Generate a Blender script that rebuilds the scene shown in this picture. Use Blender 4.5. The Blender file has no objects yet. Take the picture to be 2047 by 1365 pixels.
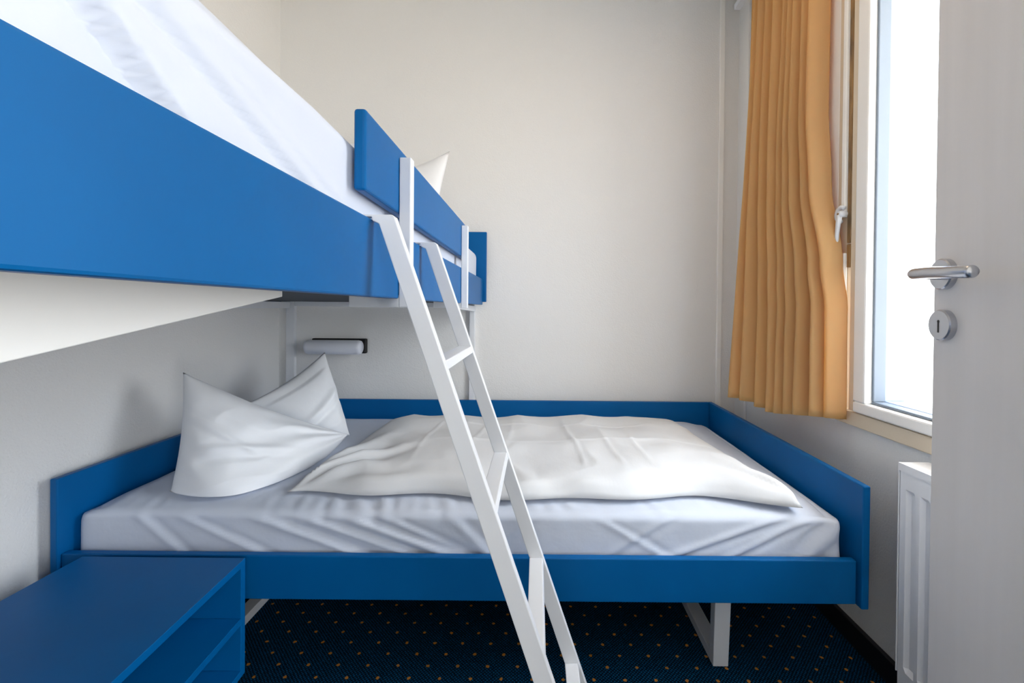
import bpy, bmesh, math, random
from mathutils import Vector, Matrix, noise
random.seed(7)
PI = math.pi
# ------------------------------------------------------------------ camera, world, lights
scn = bpy.context.scene
C = scn.collection
FPX, PITCH, ROLL = 853.0, 0.009, 0.009
cam_d = bpy.data.cameras.new('camera')
cam_d.sensor_width = 36.0; cam_d.lens = FPX*36/2047
cam_d.shift_x = -(1074-1023.5)/2047
cam_d.shift_y = -(682.5-(617+FPX*math.tan(PITCH)))/2047
cam_d.clip_start = 0.02
cam = bpy.data.objects.new('camera', cam_d); C.objects.link(cam)
cam.matrix_world = Matrix.Translation((0, 0, 1.0)) @ Matrix.Rotation(PI/2-PITCH, 4, 'X') @ Matrix.Rotation(ROLL, 4, 'Z')
scn.camera = cam

world = bpy.data.worlds.new('overcast_sky'); scn.world = world; world.use_nodes = True
bg = world.node_tree.nodes['Background']
bg.inputs[1].default_value = 15.0
_wn = world.node_tree.nodes; _wl = world.node_tree.links       # bright cool overcast above, duller warm ground below
_tc = _wn.new('ShaderNodeTexCoord'); _sp = _wn.new('ShaderNodeSeparateXYZ'); _rp = _wn.new('ShaderNodeValToRGB')
_mr = _wn.new('ShaderNodeMapRange'); _mr.inputs[1].default_value = -.35; _mr.inputs[2].default_value = .45
_wl.new(_tc.outputs['Generated'], _sp.inputs[0]); _wl.new(_sp.outputs[2], _mr.inputs[0]); _wl.new(_mr.outputs[0], _rp.inputs[0])
_rp.color_ramp.elements[0].color = (.62, .55, .45, 1); _rp.color_ramp.elements[1].color = (.84, .92, 1.0, 1)
_wl.new(_rp.outputs[0], bg.inputs[0])

def area(name, loc, rot, sx, sy, power, col, portal=False):
    l = bpy.data.lights.new(name, 'AREA'); l.shape = 'RECTANGLE'; l.size = sx; l.size_y = sy
    l.energy = power; l.color = col
    o = bpy.data.objects.new(name, l); C.objects.link(o); o.location = loc; o.rotation_euler = rot
    if portal: l.cycles.is_portal = True
    return o
# added fill lights: one overhead behind the doorway, a warm one under this ceiling
area('hall_fill_light', (0.9, -1.2, 2.42), (0, 0, 0), 1.2, 0.9, 4, (1.0, 0.97, 0.93))
# portals only guide the sampling of daylight through the window and the hall opening added for fill
area('window_portal', (1.064, .79, 1.39), (0, PI/2, 0), 1.46, 1.14, 1, (1, 1, 1), True)
area('hall_fill_portal', (1.899, -1.35, 1.125), (0, PI/2, 0), 2.05, 2.0, 1, (1, 1, 1), True)
area('warm_fill_light', (0.42, 1.05, 2.44), (0, 0, 0), 0.34, 0.34, 2.6, (1.0, 0.72, 0.44))  # added warm fill for the upper walls, not a real fitting
scn.view_settings.view_transform = 'Standard'
scn.view_settings.look = 'None'
scn.view_settings.gamma = 1.0
scn.view_settings.exposure = -0.12
scn.cycles.max_bounces = 14; scn.cycles.diffuse_bounces = 8; scn.cycles.transparent_max_bounces = 12

# ------------------------------------------------------------------ materials
def srgb(r, g, b):
    f = lambda c: (c/255/12.92) if c/255 <= 0.04045 else ((c/255+0.055)/1.055)**2.4
    return (f(r), f(g), f(b), 1)
def mat(name, col, rough=0.5, metal=0.0, bump=None, vary=None, spec=0.5, coat=0.0):
    m = bpy.data.materials.new(name); m.use_nodes = True
    nt = m.node_tree; p = nt.nodes['Principled BSDF']
    p.inputs['Base Color'].default_value = col; p.inputs['Roughness'].default_value = rough
    p.inputs['Metallic'].default_value = metal; p.inputs['Specular IOR Level'].default_value = spec
    p.inputs['Coat Weight'].default_value = coat
    tc = nt.nodes.new('ShaderNodeTexCoord')
    if bump:                                   # list of (scale, strength, distance, stretch)
        last = None
        for sc, st, di, sv in bump:
            mp = nt.nodes.new('ShaderNodeMapping'); mp.inputs['Scale'].default_value = sv
            nt.links.new(tc.outputs['Object'], mp.inputs[0])
            n = nt.nodes.new('ShaderNodeTexNoise'); n.inputs['Scale'].default_value = sc
            n.inputs['Detail'].default_value = 4
            nt.links.new(mp.outputs[0], n.inputs['Vector'])
            b = nt.nodes.new('ShaderNodeBump'); b.inputs['Strength'].default_value = st
            b.inputs['Distance'].default_value = di
            nt.links.new(n.outputs['Fac'], b.inputs['Height'])
            if last: nt.links.new(last.outputs[0], b.inputs['Normal'])
            last = b
        nt.links.new(last.outputs[0], p.inputs['Normal'])
    if vary:                                   # (scale, second colour, stretch, amount)
        sc, c2, sv, am = vary
        mp = nt.nodes.new('ShaderNodeMapping'); mp.inputs['Scale'].default_value = sv
        nt.links.new(tc.outputs['Object'], mp.inputs[0])
        n = nt.nodes.new('ShaderNodeTexNoise'); n.inputs['Scale'].default_value = sc; n.inputs['Detail'].default_value = 5
        nt.links.new(mp.outputs[0], n.inputs['Vector'])
        r = nt.nodes.new('ShaderNodeValToRGB'); r.color_ramp.elements[0].position = 0.35; r.color_ramp.elements[1].position = 0.7
        r.color_ramp.elements[0].color = col
        r.color_ramp.elements[1].color = tuple(col[i]*(1-am)+c2[i]*am for i in range(3))+(1,)
        nt.links.new(n.outputs['Fac'], r.inputs[0]); nt.links.new(r.outputs[0], p.inputs['Base Color'])
    return m
M = {}
M['wall'] = mat('roughcast_white_paint', srgb(234, 234, 233), 0.9, bump=[(170, .35, .004, (1, 1, 1)), (45, .2, .004, (1, 1, 1))], spec=.2)
M['ceiling'] = mat('ceiling_paint', srgb(228, 225, 218), 0.9)
M['blue'] = mat('blue_painted_wood', srgb(0, 90, 152), 0.42, bump=[(60, .06, .002, (1, 1, 1))],
                vary=(6, srgb(0, 97, 162), (1, 1, 1), .6), spec=.16)
M['white_metal'] = mat('white_powder_coated_steel', srgb(226, 229, 234), 0.35, bump=[(200, .04, .001, (1, 1, 1))])
M['white_wood'] = mat('white_painted_board', srgb(232, 232, 230), 0.45)
M['white_paint'] = mat('white_window_paint', srgb(246, 245, 242), 0.4, bump=[(80, .08, .002, (1, 1, 1))])
M['old_paint'] = mat('yellowed_window_paint', srgb(222, 207, 184), 0.5, bump=[(80, .15, .002, (1, 1, 1))])
M['worn'] = mat('worn_brass_rail', srgb(170, 132, 84), 0.45, 0.4, bump=[(120, .6, .003, (1, 1, .15))],
                vary=(30, srgb(70, 60, 48), (1, 1, .25), 1))
M['gasket'] = mat('grey_rubber_gasket', srgb(118, 128, 140), 0.6)
M['daylit_frame'] = mat('outer_frame_daylight_tint', srgb(176, 192, 220), 0.4)  # blue tint paints in the outside daylight on the reveal
M['sheet'] = mat('white_cotton_sheet', srgb(208, 215, 229), 0.85, bump=[(11, .35, .01, (1, 1, 1)), (700, .1, .0005, (1, 1, 1))], spec=.2)
M['duvet'] = mat('ivory_cotton_duvet', srgb(222, 223, 225), 0.85, bump=[(8, .3, .01, (1.6, .8, 1)), (700, .1, .0005, (1, 1, 1))], spec=.2)
M['pillow'] = mat('white_cotton_pillow', srgb(238, 240, 244), 0.85, bump=[(8, .3, .01, (1, 1, 1)), (700, .1, .0005, (1, 1, 1))], spec=.2)
M['steel'] = mat('satin_stainless_steel', srgb(196, 198, 204), 0.28, 1.0, bump=[(300, .05, .0005, (1, 1, 8))])
M['chrome'] = mat('dull_chrome', srgb(170, 165, 155), 0.3, 1.0)
M['black'] = mat('black_plastic', srgb(22, 22, 24), 0.5)
M['base'] = mat('dark_navy_skirting', srgb(14, 20, 30), 0.6)
M['under'] = mat('dark_plywood_base', srgb(40, 48, 58), 0.8)
M['radiator'] = mat('white_radiator_enamel', srgb(232, 234, 238), 0.35)
M['diffuser'] = mat('milky_lamp_plastic', srgb(226, 230, 240), 0.3)
M['door'] = mat('white_grained_door', srgb(236, 232, 230), 0.5, bump=[(26, .10, .002, (1, 1, .06))],
                vary=(9, srgb(220, 216, 213), (2, 2, .12), .45))

def glass_mat():
    m = bpy.data.materials.new('clear_window_glass'); m.use_nodes = True; nt = m.node_tree
    nt.nodes.remove(nt.nodes['Principled BSDF']); out = nt.nodes['Material Output']
    t = nt.nodes.new('ShaderNodeBsdfTransparent'); t.inputs[0].default_value = (.98, .99, 1, 1)
    g = nt.nodes.new('ShaderNodeBsdfGlossy'); g.inputs['Roughness'].default_value = .02
    x = nt.nodes.new('ShaderNodeMixShader'); x.inputs[0].default_value = .05
    nt.links.new(t.outputs[0], x.inputs[1]); nt.links.new(g.outputs[0], x.inputs[2]); nt.links.new(x.outputs[0], out.inputs[0])
    return m
M['glass'] = glass_mat()
def curtain_mat():
    m = bpy.data.materials.new('ochre_curtain_cloth'); m.use_nodes = True; nt = m.node_tree
    nt.nodes.remove(nt.nodes['Principled BSDF']); out = nt.nodes['Material Output']
    d = nt.nodes.new('ShaderNodeBsdfDiffuse'); d.inputs[0].default_value = srgb(230, 206, 156)
    t = nt.nodes.new('ShaderNodeBsdfTranslucent'); t.inputs[0].default_value = srgb(255, 214, 104)
    tc = nt.nodes.new('ShaderNodeTexCoord'); n = nt.nodes.new('ShaderNodeTexNoise'); n.inputs['Scale'].default_value = 500
    nt.links.new(tc.outputs['Object'], n.inputs['Vector'])
    b = nt.nodes.new('ShaderNodeBump'); b.inputs['Strength'].default_value = .12; b.inputs['Distance'].default_value = .001
    nt.links.new(n.outputs['Fac'], b.inputs['Height']); nt.links.new(b.outputs[0], d.inputs['Normal'])
    x = nt.nodes.new('ShaderNodeMixShader'); x.inputs[0].default_value = .56
    nt.links.new(d.outputs[0], x.inputs[1]); nt.links.new(t.outputs[0], x.inputs[2]); nt.links.new(x.outputs[0], out.inputs[0])
    return m
M['curtain'] = curtain_mat()
def carpet_mat():
    m = bpy.data.materials.new('navy_dotted_carpet'); m.use_nodes = True; nt = m.node_tree
    p = nt.nodes['Principled BSDF']; p.inputs['Roughness'].default_value = 1; p.inputs['Specular IOR Level'].default_value = .05
    tc = nt.nodes.new('ShaderNodeTexCoord'); sep = nt.nodes.new('ShaderNodeSeparateXYZ')
    # a little wobble makes the dots into small woven flecks
    nz = nt.nodes.new('ShaderNodeTexNoise'); nz.inputs['Scale'].default_value = 160
    nt.links.new(tc.outputs['Object'], nz.inputs['Vector'])
    ad = nt.nodes.new('ShaderNodeVectorMath'); ad.operation = 'MULTIPLY_ADD'
    ad.inputs[1].default_value = (.006, .006, 0)
    nt.links.new(nz.outputs['Color'], ad.inputs[0]); nt.links.new(tc.outputs['Object'], ad.inputs[2])
    nt.links.new(ad.outputs[0], sep.inputs[0])
    def mth(op, a, b=None):
        n = nt.nodes.new('ShaderNodeMath'); n.operation = op
        for i, v in enumerate([a, b]):
            if v is None: continue
            if isinstance(v, (int, float)): n.inputs[i].default_value = v
            else: nt.links.new(v, n.inputs[i])
        return n.outputs[0]
    def dots(px, py, ox, oy, r):
        def cell(s, per, off):
            a = mth('FRACT', mth('ADD', mth('DIVIDE', mth('ADD', s, off), per), 100.0))
            return mth('MULTIPLY', mth('SUBTRACT', a, .5), per)
        x = cell(sep.outputs[0], px, ox); y = cell(sep.outputs[1], py, oy)
        d = mth('SQRT', mth('ADD', mth('MULTIPLY', x, x), mth('MULTIPLY', y, y)))
        return mth('LESS_THAN', d, r)
    PX, PY = .0835, .081
    ox, oy = .753+PX/2, -1.1457+PY/2
    big = mth('MAXIMUM', dots(PX, PY, ox, oy, .0047), dots(PX, PY, ox+PX/2, oy+PY/2, .0047))
    sm = mth('MAXIMUM', dots(.0098, .0098, 0, 0, .0021), dots(.0098, .0098, .0049, .0049, .0021))
    m1 = nt.nodes.new('ShaderNodeMix'); m1.data_type = 'RGBA'
    m1.inputs[6].default_value = srgb(1, 27, 43); m1.inputs[7].default_value = srgb(8, 84, 130)
    nt.links.new(sm, m1.inputs[0])
    m2 = nt.nodes.new('ShaderNodeMix'); m2.data_type = 'RGBA'; m2.inputs[7].default_value = srgb(196, 130, 58)
    nt.links.new(big, m2.inputs[0]); nt.links.new(m1.outputs[2], m2.inputs[6])
    nt.links.new(m2.outputs[2], p.inputs['Base Color'])
    bn = nt.nodes.new('ShaderNodeTexNoise'); bn.inputs['Scale'].default_value = 900
    nt.links.new(tc.outputs['Object'], bn.inputs['Vector'])
    b = nt.nodes.new('ShaderNodeBump'); b.inputs['Strength'].default_value = .5; b.inputs['Distance'].default_value = .003
    nt.links.new(bn.outputs['Fac'], b.inputs['Height']); nt.links.new(b.outputs[0], p.inputs['Normal'])
    return m
M['carpet'] = carpet_mat()

# ------------------------------------------------------------------ helpers
def obj(name, bm, m, parent=None, smooth=False, bevel=0, segs=2):
    me = bpy.data.meshes.new(name)
    bmesh.ops.recalc_face_normals(bm, faces=bm.faces)
    bm.to_mesh(me); bm.free()
    o = bpy.data.objects.new(name, me); C.objects.link(o); me.materials.append(m)
    if parent:
        o.parent = parent
        o.matrix_parent_inverse = Matrix.LocRotScale(parent.location, parent.rotation_euler, parent.scale).inverted()
    if smooth:
        for p in me.polygons: p.use_smooth = True
    if bevel:
        b = o.modifiers.new('bevel', 'BEVEL'); b.width = bevel; b.segments = segs; b.limit_method = 'ANGLE'; b.angle_limit = .6
    return o
def thing(name, label, cat, loc=(0, 0, 0), group=None, kind=None):
    o = bpy.data.objects.new(name, None); C.objects.link(o); o.location = loc; o.empty_display_size = .1
    o['label'] = label
    if kind: o['kind'] = kind
    if cat: o['category'] = cat
    if group: o['group'] = group
    return o
def tag(o, label, cat, group=None):
    o['label'] = label; o['category'] = cat
    if group: o['group'] = group
    return o
def struct(o, label=None):
    o['kind'] = 'structure'
    if label: o['label'] = label; 
    return o
def hexa(bm, P):
    v = [bm.verts.new(p) for p in P]
    for f in ((0, 3, 2, 1), (4, 5, 6, 7), (0, 1, 5, 4), (1, 2, 6, 5), (2, 3, 7, 6), (3, 0, 4, 7)):
        bm.faces.new([v[i] for i in f])
def box(bm, x0, x1, y0, y1, z0, z1):
    hexa(bm, [(x0, y0, z0), (x1, y0, z0), (x1, y1, z0), (x0, y1, z0), (x0, y0, z1), (x1, y0, z1), (x1, y1, z1), (x0, y1, z1)])
def bx(*a):
    bm = bmesh.new(); box(bm, *a); return bm
def prism(bm, pts, axis, a, b):
    """extrude a 2-D outline along an axis"""
    def P(p, t):
        return {'X': (t, p[0], p[1]), 'Y': (p[0], t, p[1]), 'Z': (p[0], p[1], t)}[axis]
    va = [bm.verts.new(P(p, a)) for p in pts]; vb = [bm.verts.new(P(p, b)) for p in pts]
    bm.faces.new(va); bm.faces.new(vb[::-1]); n = len(pts)
    for i in range(n): bm.faces.new([va[i], vb[i], vb[(i+1) % n], va[(i+1) % n]])
def tube(bm, path, r, seg=14, radii=None):
    path = [Vector(p) for p in path]; rings = []
    up = None
    for i, p in enumerate(path):
        t = (path[min(i+1, len(path)-1)]-path[max(i-1, 0)]).normalized()
        if up is None: up = t.orthogonal().normalized()
        up = (up-t*up.dot(t)).normalized(); w = t.cross(up)
        rr = radii[i] if radii else r
        rings.append([bm.verts.new(p+(up*math.cos(a)+w*math.sin(a))*rr) for a in [2*PI*k/seg for k in range(seg)]])
    for i in range(len(rings)-1):
        for k in range(seg):
            bm.faces.new([rings[i][k], rings[i][(k+1) % seg], rings[i+1][(k+1) % seg], rings[i+1][k]])
    bm.faces.new(rings[0][::-1]); bm.faces.new(rings[-1])
def disc(bm, c, n, r, t, seg=40, lip=.002):
    """a short turned cylinder from c along n"""
    n = Vector(n).normalized(); c = Vector(c)
    tube(bm, [c, c+n*(t-lip), c+n*t], r, seg, [r, r, r-lip])
def gridsurf(f, nu, nv, closed_u=False):
    """f(u,v) on [0,1]^2"""
    bm = bmesh.new(); V = [[bm.verts.new(f(i/nu, j/nv)) for j in range(nv+1)] for i in range(nu+1)]
    for i in range(nu):
        for j in range(nv): bm.faces.new([V[i][j], V[i+1][j], V[i+1][j+1], V[i][j+1]])
    return bm
def fbm(x, y, z, o=3):
    return noise.fractal(Vector((x, y, z)), .9, 2.1, o)
def sstep(a, b, x):
    t = min(1, max(0, (x-a)/(b-a))); return t*t*(3-2*t)
def ridge(d, w): return math.exp(-(d/w)**2)
def softbox(x0, x1, y0, y1, z0, z1, r, step, disp):
    """a rounded block as one closed fine grid; disp(p, n) gives the offset along the normal"""
    bm = bmesh.new()
    L = (x1-x0, y1-y0, z1-z0); N = [max(2, int(l/step)) for l in L]
    c0 = Vector((x0, y0, z0)); cache = {}
    def vert(i, j, k):
        key = (i, j, k)
        if key in cache: return cache[key]
        p = Vector((x0+L[0]*i/N[0], y0+L[1]*j/N[1], z0+L[2]*k/N[2]))
        q = Vector((min(max(p.x, x0+r), x1-r), min(max(p.y, y0+r), y1-r), min(max(p.z, z0+min(r, L[2]/2)), z1-min(r, L[2]/2))))
        d = p-q
        n = d.normalized() if d.length > 1e-6 else Vector((0, 0, 1))
        if d.length > 1e-6 and sum(abs(c) > 1e-6 for c in d) > 1: p = q+n*r
        elif d.length > r: p = q+n*r
        v = bm.verts.new(p+n*disp(p, n)); cache[key] = v; return v
    for a, b, c in ((0, 1, 2), (1, 2, 0), (2, 0, 1)):
        for s in (0, N[c]):
            for i in range(N[a]):
                for j in range(N[b]):
                    q = []
                    for di, dj in ((0, 0), (1, 0), (1, 1), (0, 1)):
                        t = [0, 0, 0]; t[a] = i+di; t[b] = j+dj; t[c] = s; q.append(vert(*t))
                    bm.faces.new(q)
    return bm

# ------------------------------------------------------------------ the room
XL, XR, YB, YF, H = -1.255, .965, 2.075, -.12, 2.50
WY0, WY1, WZ0, WZ1 = .22, 1.36, .655, 2.12       # window opening (outer size of the fixed frame)
struct(obj('floor', bx(-1.9, 1.9, -2.5, YB+.15, -.08, 0), M['carpet']))
struct(obj('ceiling', bx(-1.9, 1.9, -2.5, YB+.15, H, H+.08), M['ceiling']))
struct(obj('wall_back', bx(XL-.15, XR+.18, YB, YB+.15, 0, H), M['wall']))
struct(obj('wall_left', bx(XL-.15, XL, YF-.1, YB, 0, H), M['wall']))
bm = bmesh.new()
XO = XR+.10
box(bm, XR, XO, YF-.1, YB, 0, WZ0); box(bm, XR, XO, YF-.1, YB, WZ1, H)
box(bm, XR, XO, YF-.1, WY0, WZ0, WZ1); box(bm, XR, XO, WY1, YB, WZ0, WZ1)
struct(obj('wall_right', bm, M['wall']))
bm = bmesh.new()                                  # wall with the doorway the camera stands in
box(bm, XL, -.32, YF-.1, YF, 0, H); box(bm, .60, XR, YF-.1, YF, 0, H); box(bm, -.32, .60, YF-.1, YF, 2.03, H)
struct(obj('wall_front', bm, M['wall']))
bm = bmesh.new()                                  # adjoining room behind the doorway
box(bm, -1.9, 1.9, -2.5, -2.4, 0, H); box(bm, -1.9, -1.8, -2.4, YF-.1, 0, H); box(bm, 1.8, 1.9, -2.4, -2.35, 0, H); box(bm, 1.8, 1.9, -.35, YF-.1, 0, H)
box(bm, 1.8, 1.9, -2.35, -.35, 0, .10); box(bm, 1.8, 1.9, -2.35, -.35, 2.15, H)  # opening added here so fill daylight reaches the left wall
box(bm, -1.8, XL-.15, YF-.1, YF, 0, H); box(bm, XO, 1.8, YF-.1, YF, 0, H)
struct(obj('wall_hall', bm, M['wall']))
struct(obj('baseboard_right', bx(XR-.015, XR, .0, YB-.012, 0, .067), M['base'], bevel=.003))
struct(obj('baseboard_back', bx(XL, XR, YB-.012, YB, 0, .067), M['base'], bevel=.003))
struct(obj('baseboard_left', bx(XL, XL+.012, YF, YB-.012, 0, .067), M['base'], bevel=.003))
struct(obj('trim_1', bx(.868, .893, YB-.014, YB, .067, H), M['white_paint'], bevel=.004))
struct(obj('trim_2', bx(XR-.012, XR, 1.955, 1.99, .067, 2.45), M['wall'], bevel=.003))

# window in the right wall ------------------------------------------------
win = thing('window_1', 'white framed window in the right wall beside the ochre curtain, bright daylight outside', None, (XR, .8, WZ0), kind='structure')
def frame(name, m, x0, x1, y0, y1, z0, z1, w, wb=None, bev=.003):
    wb = wb or w; bm = bmesh.new()
    box(bm, x0, x1, y0, y1, z0, z0+wb); box(bm, x0, x1, y0, y1, z1-w, z1)
    box(bm, x0, x1, y0, y0+w, z0+wb, z1-w); box(bm, x0, x1, y1-w, y1, z0+wb, z1-w)
    return obj(name, bm, m, win, bevel=bev)
frame('window_frame', M['old_paint'], XR-.012, XO, WY0, WY1, WZ0, WZ1, .045, .042)
frame('sash', M['white_paint'], XR-.020, XR+.035, WY0+.05, WY1-.085, WZ0+.046, WZ1-.055, .047, .032, .005)
frame('gasket', M['gasket'], XR+.000, XR+.0372, WY0+.098, WY1-.131, WZ0+.078, WZ1-.101, .008)
frame('outer_frame', M['daylit_frame'], XR+.0365, XO, WY0+.05, WY1-.085, WZ0+.046, WZ1-.055, .049, .042)
obj('glass_pane', bx(XR+.045, XR+.051, WY0+.10, WY1-.135, WZ0+.085, WZ1-.105), M['glass'], win)
obj('edge_strip', bx(XR-.016, XR+.03, WY1-.0845, WY1-.064, WZ0+.046, WZ1-.05), M['old_paint'], win, bevel=.002)
obj('metal_rail', bx(XR-.017, XR+.01, WY1-.0635, WY1-.048, 1.21, WZ1-.05), M['worn'], win, bevel=.002)
obj('metal_rail', bx(XR-.018, XR+.01, WY1-.0635, WY1-.049, 1.135, 1.205), M['worn'], win, bevel=.002)
obj('locking_rod', bx(XR-.024, XR-.0125, WY1-.046, WY1-.030, 1.30, WZ1-.03), M['white_paint'], win, bevel=.003)
obj('locking_rod', bx(XR-.024, XR-.0125, WY1-.046, WY1-.030, WZ0+.05, 1.18), M['white_paint'], win, bevel=.003)
obj('casing', bx(XR-.010, XR, WY1+.001, WY1+.075, WZ0-.005, WZ1+.05), M['white_paint'], win, bevel=.003)
bm = bmesh.new()
yh = WY1-.042
arc = [(XR-.028, yh+.020*math.sin(a)+.004, 1.300+.022*math.cos(a)) for a in [math.radians(d) for d in range(-40, 181, 20)]]
tube(bm, arc, .005, 10, [.0065]*len(arc))
tube(bm, [(XR-.034, yh+.002, 1.300), (XR-.036, yh+.004, 1.28), (XR-.036, yh+.010, 1.24), (XR-.034, yh+.016, 1.185)], .006, 12, [.008, .0075, .006, .005])
disc(bm, (XR-.012, yh, 1.300), (-1, 0, 0), .010, .028, 20)
wh = obj('window_handle', bm, M['white_metal'], win, smooth=True)
bm = bmesh.new(); disc(bm, (XR-.0402, yh, 1.300), (-1, 0, 0), .003, .003, 12, .001)
obj('screw', bm, M['worn'], wh)

# door, standing open on the right ----------------------------------------
D0 = Vector((.7115, .767, 0)); th = math.radians(101)
dd = Vector((math.cos(th), -math.sin(th), 0)); dn = Vector((-math.sin(th), -math.cos(th), 0))   # along the leaf / into the view
dn = Vector((dd.y, -dd.x, 0)).normalized()
if dn.x > 0: dn = -dn
def dp(s, n, z): return D0+dd*s+dn*n+Vector((0, 0, z))
door = thing('door_1', 'white grained door leaf standing open on the right, with steel lever handle', None, D0, kind='structure')
def dbox(bm, s0, s1, n0, n1, z0, z1):
    hexa(bm, [dp(s0, n0, z0), dp(s1, n0, z0), dp(s1, n1, z0), dp(s0, n1, z0), dp(s0, n0, z1), dp(s1, n0, z1), dp(s1, n1, z1), dp(s0, n1, z1)])
bm = bmesh.new(); dbox(bm, 0, .86, -.018, 0, .012, 2.0); dbox(bm, .013, .86, -.040, -.018, .012, 1.985)
obj('door_leaf', bm, M['door'], door, bevel=.003, segs=3)
hs = .0305
ZH, ZK = 1.066, .978
bm = bmesh.new(); disc(bm, dp(hs, 0, ZH), dn, .0265, .011)
obj('rosette', bm, M['steel'], door, smooth=False, bevel=0)
bm = bmesh.new(); disc(bm, dp(hs, 0, ZK), dn, .0265, .011)
ro = obj('keyhole_rosette', bm, M['steel'], door)
bm = bmesh.new(); disc(bm, dp(hs, .0108, ZK+.006), dn, .0028, .0006, 16, .0002)
dbox(bm, hs-.0018, hs+.0018, .0108, .0114, ZK-.013, ZK+.006)
obj('keyhole', bm, M['black'], ro)
path = [dp(hs, .008, ZH), dp(hs, .040, ZH)]
for a in range(10, 91, 16):
    r = math.radians(a); path.append(dp(hs+.014*(1-math.cos(r)), .040+.014*math.sin(r), ZH))
path += [dp(hs+.05, .055, ZH-.001), dp(hs+.09, .057, ZH-.004), dp(hs+.138, .058, ZH-.007), dp(hs+.1415, .058, ZH-.007)]
bm = bmesh.new(); tube(bm, path, .0095, 24, [.0095]*(len(path)-1)+[.0075])
obj('lever', bm, M['steel'], door, smooth=True)

# radiator ----------------------------------------------------------------
rad = thing('radiator', 'white panel radiator with vertical flutes under the window', 'radiator', (.905, .6, .11))
RY0, RY1, RX0, RX1, RZ0, RZ1 = .10, 1.012, .868, .935, .11, .636
bm = bmesh.new()
pts = [(RX0+.012, RY0), (RX0, RY0+.012)]
y = RY0+.03
prof = [(RX0, RY0)]
while y < RY1-.035:
    prof += [(RX0, y), (RX0+.009, y+.006), (RX0+.009, y+.021), (RX0, y+.027)]; y += .0365
prof += [(RX0, RY1)]
def zs():
    return [(RZ0, 0), (RZ0+.045, 0), (RZ0+.055, 1), (RZ1-.062, 1), (RZ1-.052, 0), (RZ1, 0)]
rows = []
for z, k in zs():
    rows.append([bm.verts.new((RX0+(p[0]-RX0)*k, p[1], z)) for p in prof])
for a in range(len(rows)-1):
    for i in range(len(prof)-1): bm.faces.new([rows[a][i], rows[a][i+1], rows[a+1][i+1], rows[a+1][i]])
bk0 = [bm.verts.new((RX0+.02, p[1], RZ0)) for p in (prof[0], prof[-1])]; bk1 = [bm.verts.new((RX0+.02, p[1], RZ1)) for p in (prof[0], prof[-1])]
bm.faces.new(rows[0]+[bk0[1], bk0[0]]); bm.faces.new(rows[-1]+[bk1[1], bk1[0]])
bm.faces.new([bk0[0], bk0[1], bk1[1], bk1[0]])
bm.faces.new([r[0] for r in rows]+[bk1[0], bk0[0]]); bm.faces.new([r[-1] for r in rows]+[bk1[1], bk0[1]])
obj('front_panel', bm, M['radiator'], rad)
obj('back_panel', bx(.915, RX1, RY0, RY1, RZ0, RZ1), M['radiator'], rad, bevel=.004)
bm = bmesh.new()
box(bm, RX0-.003, RX0+.004, RY0-.002, RY1+.003, RZ1-.012, RZ1+.006); box(bm, RX1-.004, RX1+.002, RY0-.002, RY1+.003, RZ1-.012, RZ1+.006)
box(bm, RX0+.004, RX1-.004, RY1-.055, RY1+.003, RZ1-.002, RZ1+.006)
y = RY0
while y < RY1-.07:
    box(bm, RX0+.004, RX1-.004, y, y+.013, RZ1-.001, RZ1+.004); y += .020
obj('top_grille', bm, M['radiator'], rad)
obj('side_cover', bx(RX0-.001, RX1, RY1+.0032, RY1+.006, RZ0+.03, RZ1+.003), M['radiator'], rad, bevel=.002)
bm = bmesh.new()
tube(bm, [(.895, 1.03, .0), (.895, 1.03, .075)], .009, 14); tube(bm, [(.895, 1.03, .045), (.895, 1.03, .085)], .015, 6)
tube(bm, [(.895, 1.03, .07), (.895, .99, .13)], .010, 12)
obj('valve', bm, M['chrome'], rad)
for yy in (.3, .8): obj('wall_bracket', bx(RX1-.002, XR-.001, yy, yy+.03, .5, .56), M['radiator'], rad)

# curtain -----------------------------------------------------------------
def lerp(a, b, t): return a+(b-a)*t
def pw(tab, x):
    for (a, va), (b, vb) in zip(tab, tab[1:]):
        if x <= b: return lerp(va, vb, sstep(a, b, x))
    return tab[-1][1]
ZT, ZBOT = 2.36, .655
def cur(u, v):
    # v = 0 top, 1 hem; the cloth hangs from the track and swings a little into the room at its hem
    z = lerp(ZT, ZBOT+.010*math.sin(u*9+.6)+.018*sstep(.72, 1, u)-.012*(1-u), v)
    bl = Vector((lerp(.885, .815, v**1.2), lerp(1.77, 1.745, v)))            # free left edge
    yr = pw([(0, 1.385), (.42, 1.395), (.56, 1.375), (.72, 1.315), (.80, 1.290), (1, 1.285)], v)
    br = Vector((lerp(.925, .925, v), yr))
    p = bl.lerp(br, u+.012*math.sin(u*14+v*2))
    d = (br-bl).normalized(); n = Vector((-d.y, d.x))
    if n.x > 0: n = -n
    amp = lerp(.024, .040, v)*(1-.25*sstep(.85, 1, u))*(.75+.5*noise.noise(Vector((u*6, v, 4)))**2*2)
    ph = u*2*PI*9.5+1.1*math.sin(u*7+1)+v*.6*math.sin(u*13)
    w = 1-2*abs(math.sin(ph/2))**1.35+.30*math.sin(2*ph+1.1+v)+.22*fbm(u*12, v*1.1, 2)
    w2 = math.sin(ph*.5+.4)*.35
    off = amp*(w+w2)
    q = p+n*(off+.006)+d*(.75*amp*math.sin(ph))
    return (min(q.x, XR-.026), q.y, z)
bm = gridsurf(cur, 420, 70)
cu = obj('curtain', bm, M['curtain'], smooth=True)
so = cu.modifiers.new('cloth', 'SOLIDIFY'); so.thickness = .0012
tag(cu, 'long pleated ochre yellow curtain hanging left of the window', 'curtain')
ct = thing('curtain_track', 'white curtain track fixed to the ceiling above the window', 'curtain track', (.90, 1.2, 2.37))
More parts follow.
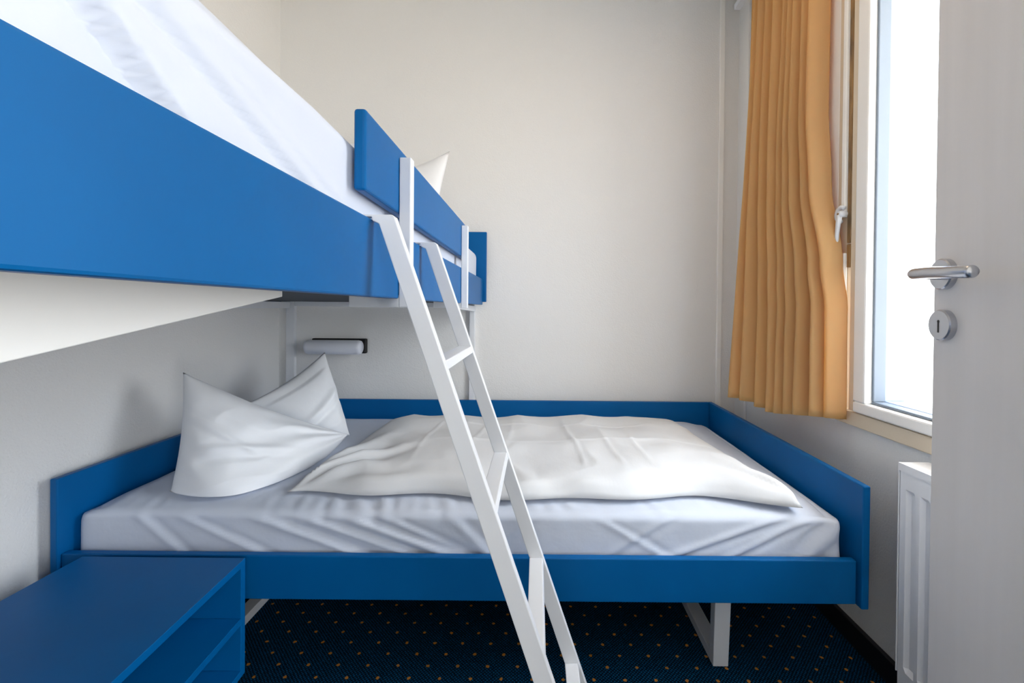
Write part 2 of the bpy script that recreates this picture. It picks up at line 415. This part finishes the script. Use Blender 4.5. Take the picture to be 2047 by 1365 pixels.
obj('rail', bx(.885, .915, .1, 1.96, 2.37, 2.395), M['white_metal'], ct, bevel=.003)
for yy in (.3, 1.1, 1.9): obj('bracket', bx(.89, .91, yy-.015, yy+.015, 2.395, H), M['white_metal'], ct)

# ------------------------------------------------------------------ lower single bed
bed = thing('single_bed', 'low blue wooden single bed standing across the room under the bunk', 'bed', (-.19, 1.55, 0))
BX0, BX1, BT = -1.224, .844, .019
def bd(name, a, parent, m='blue', bev=.003): return obj(name, bx(*a), M[m], parent, bevel=bev)
bd('end_board', (BX0, BX0+BT, 1.07, 2.05, .247, .560), bed)
bd('end_board', (BX1-BT, BX1, 1.07, 2.05, .247, .560), bed)
bd('back_board', (BX0+BT, BX1-BT, 2.031, 2.05, .247, .560), bed)
bd('side_rail', (BX0+BT+.001, BX1-BT-.008, 1.078, 1.097, .255, .367), bed)
bm = bmesh.new(); box(bm, BX0+.03, BX1-.03, 1.099, 2.03, .262, .292)
obj('slat_base', bm, M['under'], bed)
def sled(x0, x1, s):
    bm = bmesh.new()
    # closed trapezoid frame of flat bar: runner on the floor, slanting front and back uprights
    hexa(bm, [(x0, 1.188, .001), (x1, 1.188, .001), (x1, 1.216, .001), (x0, 1.216, .001),
              (x0-.022*s, 1.125, .27), (x1-.022*s, 1.125, .27), (x1-.022*s, 1.155, .27), (x0-.022*s, 1.155, .27)])
    box(bm, x0, x1, 1.20, 1.95, 0, .028)
    hexa(bm, [(x0, 1.92, .001), (x1, 1.92, .001), (x1, 1.948, .001), (x0, 1.948, .001),
              (x0-.022*s, 1.97, .27), (x1-.022*s, 1.97, .27), (x1-.022*s, 2.0, .27), (x0-.022*s, 2.0, .27)])
    return bm
l1 = obj('leg', sled(.502, .545, 1), M['white_metal'], bed, bevel=.002)
l2 = obj('leg', sled(-.948, -.906, -1), M['white_metal'], bed, bevel=.002)
for l in (l1, l2): l['label'] = 'white steel sled leg'

# mattress with fitted sheet
def md(p, n):
    side = max(0, -n.y)*(1-abs(n.x)); dz = .455-p.z
    k = lerp(1.0, .35, sstep(-.5, .2, p.x))
    d = .0025*fbm(p.x*3, p.y*4, p.z*5)
    for x0, sl, wd, h in ((-1.04, 1.2, .016, .004), (-.93, 2.2, .020, .004), (-.74, 2.8, .026, .0065), (-.62, 3.0, .022, .006), (-.50, 2.8, .026, .007),
                          (-.40, 2.2, .020, .004), (-.22, 1.0, .016, .003), (-.02, -1.2, .018, .003), (.16, 1.8, .016, .003), (.34, -1.6, .018, .003), (.62, -2.8, .024, .006), (.70, -2.0, .018, .005)):
        t = (p.x-x0)-dz*sl
        d += side*h*(ridge(t, wd)-.8*ridge(t-wd*1.9, wd))*sstep(-.01, .02, dz)
    # small gathers where the cloth turns over the front edge
    g = math.sin(p.x*105+5*noise.noise(Vector((p.x*6, 0, 3)))+p.y*40)*noise.noise(Vector((p.x*11, 2, p.y*4)))
    d += .0062*k*g*math.exp(-((p.y-1.15)/.045)**2)*sstep(.40, .46, p.z)
    # gathered right end
    d += .005*math.sin(p.z*70-p.x*60)*sstep(.62, .74, p.x)*sstep(1.2, 1.12, p.y)*sstep(.47, .44, p.z)*(1-abs(n.x))
    d -= max(0, n.z)*(.010*sstep(1.22, 1.106, p.y)+.016*sstep(-1.12, -1.2, p.x)+.022*sstep(.68, .806, p.x))
    d -= .010*abs(n.x)*sstep(.43, .476, p.z)
    return min(d, .003 if abs(n.x) > .3 else .008)
bm = softbox(BX0+BT+.005, .806, 1.106, 2.022, .300, .476, .026, .006, md)
tag(obj('mattress', bm, M['sheet'], smooth=True), 'mattress in a creased white fitted sheet on the low blue bed', 'mattress')

# duvet, spread flat
def duvet_mesh():
    NU, NV = 190, 110
    x0, x1, y0, y1 = -.675, .665, 1.142, 1.925
    def pos(u, v):
        # outline: corners pulled out to points, sides slightly hollow
        a, b = u*2-1, v*2-1
        x = lerp(x0, x1, u); y = lerp(y0, y1, v)
        y += .018*math.sin(u*9)*(1-v)**3+.010*math.sin(u*23+1)*(1-v)**4 - .010*math.cos(a*PI/2)*b*-1*0
        y += (1-v)*(.022*math.cos(a*PI/2)) - v*.01*math.cos(a*PI/2)
        x += -a*.025*math.cos(b*PI/2)*abs(a)
        x += .028*sstep(.8, 1, u)*math.sin(v*5)-.03*u*sstep(.35, 0, v)*0
        # the near right corner is drawn out and tucked
        c = sstep(.82, 1, u)*sstep(.25, 0, v); x += .035*c; y -= .030*c
        c = sstep(.18, 0, u)*sstep(.3, 0, v); x -= .015*c; y += .03*c
        # far left end swings away from the pillow
        x += .03*sstep(.3, 0, u)*sstep(.4, 1, v)
        return x, y
    def h(u, v):
        eu = min(u, 1-u)*1.34; ev = min(v, 1-v)*.77
        e = min(eu, ev)
        base = .052*(1-math.exp(-eu/.030))*(1-math.exp(-ev/.028))
        x, y = u*1.34, v*.77
        d = .015*fbm(x*2.1, y*2.6, .3)+.006*(1-2.4*abs(fbm(x*4+y, y*3.5, 5, 2)))
        # fold lines left by pressing
        for xx in (.30, .46, .56, .80, .93, 1.03):
            d += .0045*ridge(x-xx-.02*math.sin(y*6+xx*9), .007)*sstep(.08, .2, v)*sstep(.95, .6, v)*(.4+.8*abs(noise.noise(Vector((xx*7, y*5, 0)))))
        for vv in (.42, .70): d += .0035*ridge(y-vv*.77-.004*math.sin(x*5), .006)*sstep(.15, .3, u)
        # radiating puckers at the near left end, tucked corner at the right
        c = math.exp(-((u-.03)**2/.018+(v-.12)**2/.10)); an = math.atan2(v*.77+.02, u*1.34+.02)
        d += .016*c*math.sin(an*17+2*noise.noise(Vector((x*9, y*9, 0))))
        c = math.exp(-((u-.97)**2/.006+(v-.05)**2/.02)); an = math.atan2(v*.77+.03, (1-u)*1.34+.03)
        d += .010*c*math.sin(an*15+1)
        d += .0045*abs(fbm(x*7+y*2, y*3, 9))*math.exp(-v/.2)
        sk = sstep(0, .06, e)
        roll = .020*math.exp(-((u-.985)**2/.0008+(v-.03)**2/.010))+.012*math.exp(-((v-.02)**2/.0012))*sstep(.04, .15, u)*sstep(.99, .9, u)*(.5+.5*math.sin(u*31+2*math.sin(u*12)))
        return base+d*sk+roll*sstep(0, .014, e)
    def skirt(x, y): return .476+.0035
    bm = bmesh.new(); T = []; B = []
    for i in range(NU+1):
        T.append([]); B.append([])
        for j in range(NV+1):
            # finer steps near the rim
            u = .5-.5*math.cos(PI*i/NU)*(.25)+(i/NU-.5)*.75 if False else i/NU
            v = j/NV
            x, y = pos(u, v)
            T[-1].append(bm.verts.new((x, y, skirt(x, y)+.006+h(u, v))))
            if 0 < i < NU and 0 < j < NV: B[-1].append(bm.verts.new((x, y, skirt(x, y)+.0035)))
            else: B[-1].append(T[-1][-1])
    for i in range(NU):
        for j in range(NV):
            bm.faces.new([T[i][j], T[i+1][j], T[i+1][j+1], T[i][j+1]])
            q = [B[i][j+1], B[i+1][j+1], B[i+1][j], B[i][j]]
            if len({id(v) for v in q} - {id(v) for v in (T[i][j], T[i+1][j], T[i+1][j+1], T[i][j+1])}) > 0: bm.faces.new(q)
    return bm
tag(obj('duvet', duvet_mesh(), M['duvet'], smooth=True), 'ivory white duvet spread flat over the low bed\'s mattress', 'duvet')

# pillows -----------------------------------------------------------------
def lobe(bm, c, thick, nrm, seed, edges=(0, 0, 0, 0), N=46, wr=.004, sharp=.55, folds=None, zmin=.483, xmin=-1.2):
    """an inflated quad cushion: corners c[0..3], bowed edges, thickness along nrm"""
    c = [Vector(p) for p in c]; nrm = Vector(nrm).normalized()
    ctr = sum(c, Vector())/4
    def P(u, v):
        p = c[0]*(1-u)*(1-v)+c[1]*u*(1-v)+c[2]*u*v+c[3]*(1-u)*v
        # bow every side in or out
        p = p+(ctr-p)*0
        for k, (t, s) in enumerate(((u, v), (v, 1-u), (u, 1-v), (v, u))):
            mid = ((c[0]+c[1])/2, (c[1]+c[2])/2, (c[2]+c[3])/2, (c[3]+c[0])/2)[k]
            out = (mid-ctr); out.normalize()
            p = p+out*edges[k]*math.sin(PI*t)*(1-s)**2
        return p
    F = []; Bk = []
    for i in range(N+1):
        F.append([]); Bk.append([])
        for j in range(N+1):
            u, v = i/N, j/N; p = P(u, v)
            w = (max(0, 4*u*(1-u))**sharp)*(max(0, 4*v*(1-v))**sharp)
            q = p*7
            wk = wr*(fbm(q.x*.8+seed, q.y*.8, q.z*.8)+.7*(1-2.2*abs(noise.noise(Vector((q.x*.9+seed, q.y*1.1, q.z*2.4))))))
            if folds: wk += folds(u, v)
            def cl(a): return Vector((max(a.x, xmin), a.y, max(a.z, zmin)))
            F[-1].append(bm.verts.new(cl(p+nrm*(w*thick*.62+wk*min(1, w*1.5)))))
            Bk[-1].append(F[-1][-1] if i in (0, N) or j in (0, N) else bm.verts.new(cl(p-nrm*(w*thick*.38))+Vector((0, 0, -.001))))
    for i in range(N):
        for j in range(N):
            bm.faces.new([F[i][j], F[i+1][j], F[i+1][j+1], F[i][j+1]])
            b = [Bk[i][j+1], Bk[i+1][j+1], Bk[i+1][j], Bk[i][j]]
            if any(x not in (F[i][j], F[i+1][j], F[i+1][j+1], F[i][j+1]) for x in b): bm.faces.new(b)
def px(x, y, Y):
    """world point seen at photo position (x, y) at depth Y - used to measure the soft shapes"""
    xc, yc = (x-1074)/FPX, -(y-(617+FPX*math.tan(PITCH)))/FPX
    v = cam.matrix_world.to_3x3() @ Vector((xc, yc, -1))
    return Vector((0, 0, 1))+v*(Y/v.y)
bm = bmesh.new()
def fold_b(u, v):
    d = .010*sstep(.13, .16, u)*sstep(1.0, .8, v)                      # turned hem along the upper left side
    d += .011*ridge(u-.42-.25*(1-v), .05)*sstep(.1, .5, v)-.010*ridge(u-.56-.2*(1-v), .045)*sstep(.1, .4, v)
    d += .008*ridge(u-.80, .05)*sstep(.2, .6, v)
    return d-.008
def fold_a(u, v):
    r = math.hypot(1-u, 1-v); an = math.atan2(1-v, 1-u)
    d = .010*math.sin(an*15+1.2)*math.exp(-r/.38)*sstep(0, .12, r)     # creases running out of the right tip
    d += .0055*math.sin(v*44+u*16+2*math.sin(v*9))*math.exp(-u/.16)*sstep(.05, .2, v)*sstep(.85, .5, v)
    d += .008*ridge(v-.32-.35*u, .035)*sstep(.05, .25, u)*sstep(.9, .5, u)-.007*ridge(v-.22-.35*u, .04)*sstep(.05, .3, u)*sstep(.9, .5, u)
    d += .006*ridge(v-.62+.30*u, .03)*sstep(.1, .3, u)*sstep(.8, .4, u)
    d += .003*(sstep(.955, .965, v)-sstep(.99, 1, v))
    return d
lobe(bm, [px(496, 806, 1.52), px(612, 905, 1.56), px(699, 870, 1.66), px(649, 704, 1.74)], .10, (.75, -.6, .25), 3.3,
     (0, .0, .0, -.015), N=60, wr=.004, folds=fold_b)
lobe(bm, [px(338, 996, 1.185), px(470, 1004, 1.165), px(696, 868, 1.60), px(366, 744, 1.285)], .17, (.62, -.62, .35), 8.1,
     (.008, .040, -.022, -.012), N=90, wr=.007, sharp=.45, folds=fold_a)
tag(obj('pillow', bm, M['pillow'], smooth=True), 'white pillow folded into two points on the low bed', 'pillow')

# ------------------------------------------------------------------ wall lamps
def wall_lamp(z, label):
    t = thing('wall_lamp', label, 'lamp', (-.965, YB, z), 'tube lamps on the back wall')
    obj('back_plate', bx(-1.085, -.822, YB-.024, YB-.001, z+.002, z+.073), M['black'], t, bevel=.006)
    bm = bmesh.new(); L0, L1, r = -1.094, -.831, .034
    xs = [L0, L0+.004, L0+.014, L1-.014, L1-.004, L1]; rr = [r*.75, r*.92, r, r, r*.92, r*.75]
    tube(bm, [(x, YB-.055, z+.034) for x in xs], r, 28, rr)
    obj('diffuser', bm, M['diffuser'], t, smooth=True)
    return t
wall_lamp(.775, 'white tube lamp on the wall above the low bed, under the bunk')
wall_lamp(1.700, 'white tube lamp on the wall above the upper bunk\'s mattress')

# ------------------------------------------------------------------ upper bunk
bk = thing('bunk_bed', 'raised blue bunk bed along the left wall on a white steel frame', 'bed', (-.75, 1.0, 0))
RX = -.2606; RT = .019
bd('side_rail', (RX-RT, RX, .005, 2.031, 1.0165, 1.139), bk)
bd('side_rail', (XL+.02, XL+.02+RT, .005, 2.031, 1.0165, 1.139), bk)
bd('end_board', (XL+.02, -.244, 2.032, 2.051, 1.030, 1.363), bk)
bd('end_board', (XL+.02, -.262, -.016, .004, 1.016, 1.36), bk)
obj('base_panel', bx(XL+.04, RX-RT-.001, .006, 2.03, 1.024, 1.045), M['under'], bk)
g = bx(RX-RT, RX, .645, 1.60, 1.177, 1.300)
obj('guard_board', g, M['blue'], bk, bevel=.005, segs=3)
PXo = -.2385
for y0 in (.800, 1.452):
    bm = bmesh.new()
    box(bm, RX+.0005, PXo, y0, y0+.022, 1.000, 1.281)
    obj('guard_post', bm, M['white_metal'], bk, bevel=.002)
    obj('bracket', bx(-.354, RX+.0003, y0+.001, y0+.021, 1.000, 1.0235), M['white_metal'], bk, bevel=.001)
bm = bmesh.new()                                   # tapered cantilever under the near half of the rail
prism(bm, [(.02, 1.0235), (.603, 1.0235), (.603, 1.0137), (.286, .960), (.02, .915)], 'X', -.385, -.360)
obj('support_beam', bm, M['white_wood'], bk, bevel=.001)
obj('post', bx(-1.210, -1.168, 2.053, 2.074, 0, 1.030), M['white_metal'], bk, bevel=.003)
obj('post', bx(-.327, -.300, 2.052, 2.074, 0, 1.028), M['white_metal'], bk, bevel=.003)
obj('post', bx(-1.186, -1.150, .02, .056, 0, 1.02), M['white_metal'], bk, bevel=.003)
obj('crossbar', bx(-1.168, -.327, 2.053, 2.073, 1.002, 1.0295), M['white_metal'], bk, bevel=.002)
obj('crossbar', bx(-1.205, -1.175, .056, 2.030, .992, 1.022), M['white_metal'], bk, bevel=.002)
bm = bmesh.new()
hexa(bm, [(-.327, 1.474, 1.0), (-.305, 1.474, 1.0), (-.295, 2.05, .985), (-.320, 2.05, .985), (-.327, 1.474, 1.016), (-.305, 1.474, 1.016), (-.295, 2.05, 1.010), (-.320, 2.05, 1.010)])
obj('arm', bm, M['white_metal'], bk, bevel=.001)

def ud(p, n):
    s = max(0, n.x)
    d = .0012*fbm(p.y*3, p.z*4, 2)+max(0, n.z)*.016*(1-sstep(.3, .75, p.y))
    t = (p.y-.275)-(1.199-p.z)*1.36              # edge of the cover lying over the sheet
    d += s*(.013*sstep(-.001, .006, t)-.004-.006*ridge(t+.004, .006)*sstep(.9, .3, p.y))
    t = (p.y-.364)-(1.208-p.z)*2.9
    d += s*(.005*ridge(t-.02, .022)-.006*ridge(t+.02, .02))
    t = (p.y-.47)-(1.20-p.z)*3.4
    d += s*.003*ridge(t, .012)
    return min(d, .011) if n.x > .5 else d
bm = softbox(XL+.047, -.2955, .03, 2.020, 1.051, 1.262, .03, .006, ud)
tag(obj('mattress', bm, M['sheet'], smooth=True), 'thick white covered mattress on the upper bunk behind its blue rail', 'mattress')
bm = bmesh.new()
lobe(bm, [(-.95, 1.75, 1.268), (-.40, 1.62, 1.268), px(899, 302, 1.74), (-.90, 1.86, 1.62)], .13, (.35, -.9, .2), 5.0,
     (.0, -.006, -.09, 0), N=36, wr=.004, zmin=1.282)
tag(obj('pillow', bm, M['pillow'], smooth=True), 'white pillow standing upright on the upper bunk behind the guard board', 'pillow')

# ------------------------------------------------------------------ ladder
lad = thing('bunk_ladder', 'slanting white steel ladder hooked over the upper bunk\'s blue rail', 'ladder', (.1, .8, 0))
k = .344
def LX(z): return .0155-k*(z-.4125)              # centre line of the stiles
Y1, Y2, T = .665, .942, .0165
hw = .0165
for y0 in (Y1, Y2):
    bm = bmesh.new()
    zt, zb = 1.1445, 0.0
    # stile in the slanting plane, its top cut level and running on as a hook over the rail
    pts = [(LX(zb)-hw, zb), (LX(zb)+hw, zb), (LX(zt)+hw-.004, zt-.003), (LX(zt)+hw-.008, zt), (RX-RT-.003, zt), (RX-RT-.003, zt-.0035), (RX+.001, zt-.0035), (RX+.003, zt-.010), (LX(zt-.014)-hw, zt-.014)]
    prism(bm, pts, 'Y', y0, y0+T)
    obj('stile', bm, M['white_metal'], lad, bevel=.0015)
for z in (.916, .682, .448, .213):
    bm = bmesh.new(); xc = LX(z)
    hexa(bm, [(xc-.013, Y1+T, z-.015), (xc+.016, Y1+T, z-.015), (xc+.016, Y2, z-.015), (xc-.013, Y2, z-.015),
              (xc-.016, Y1+T, z), (xc+.013, Y1+T, z), (xc+.013, Y2, z), (xc-.016, Y2, z)])
    obj('rung', bm, M['white_metal'], lad, bevel=.0015)

# ------------------------------------------------------------------ blue open shelf
sh = thing('open_shelf', 'low blue open shelf unit with two compartments in front of the bed', 'shelf', (-.9, .7, 0))
ST, SB, SY1, SY0 = .380, .096, 1.046, .30
def SXr(y): return -.7136-(y-1.045)*.057
SXl = -1.116
def sp(bm, xa, xb, y0, y1, z0, z1):
    """a board whose right edge follows the slanting front of the unit"""
    P = [(xa, y0), (xb(y0), y0), (xb(y1), y1), (xa, y1)]
    hexa(bm, [(p[0], p[1], z0) for p in P]+[(p[0], p[1], z1) for p in P])
t_ = .0165
for nm, z0, z1 in (('top_board', ST-t_, ST), ('shelf_board', .2245, .2245+t_), ('bottom_board', SB, SB+t_)):
    bm = bmesh.new(); ya, yb = (SY0, SY1) if nm != 'shelf_board' else (SY0+t_, SY1-t_)
    sp(bm, SXl, SXr, ya, yb, z0, z1); obj(nm, bm, M['blue'], sh, bevel=.0012)
for y0 in (SY1-t_, SY0):
    bm = bmesh.new(); sp(bm, SXl, SXr, y0, y0+t_, SB+t_, ST-t_); obj('side_board', bm, M['blue'], sh, bevel=.0012)
obj('back_board', bx(SXl, SXl+.008, SY0+t_, SY1-t_, SB+t_, ST-t_), M['blue'], sh)
obj('plinth', bx(-1.08, -.82, .36, .98, 0, SB), M['base'], sh)
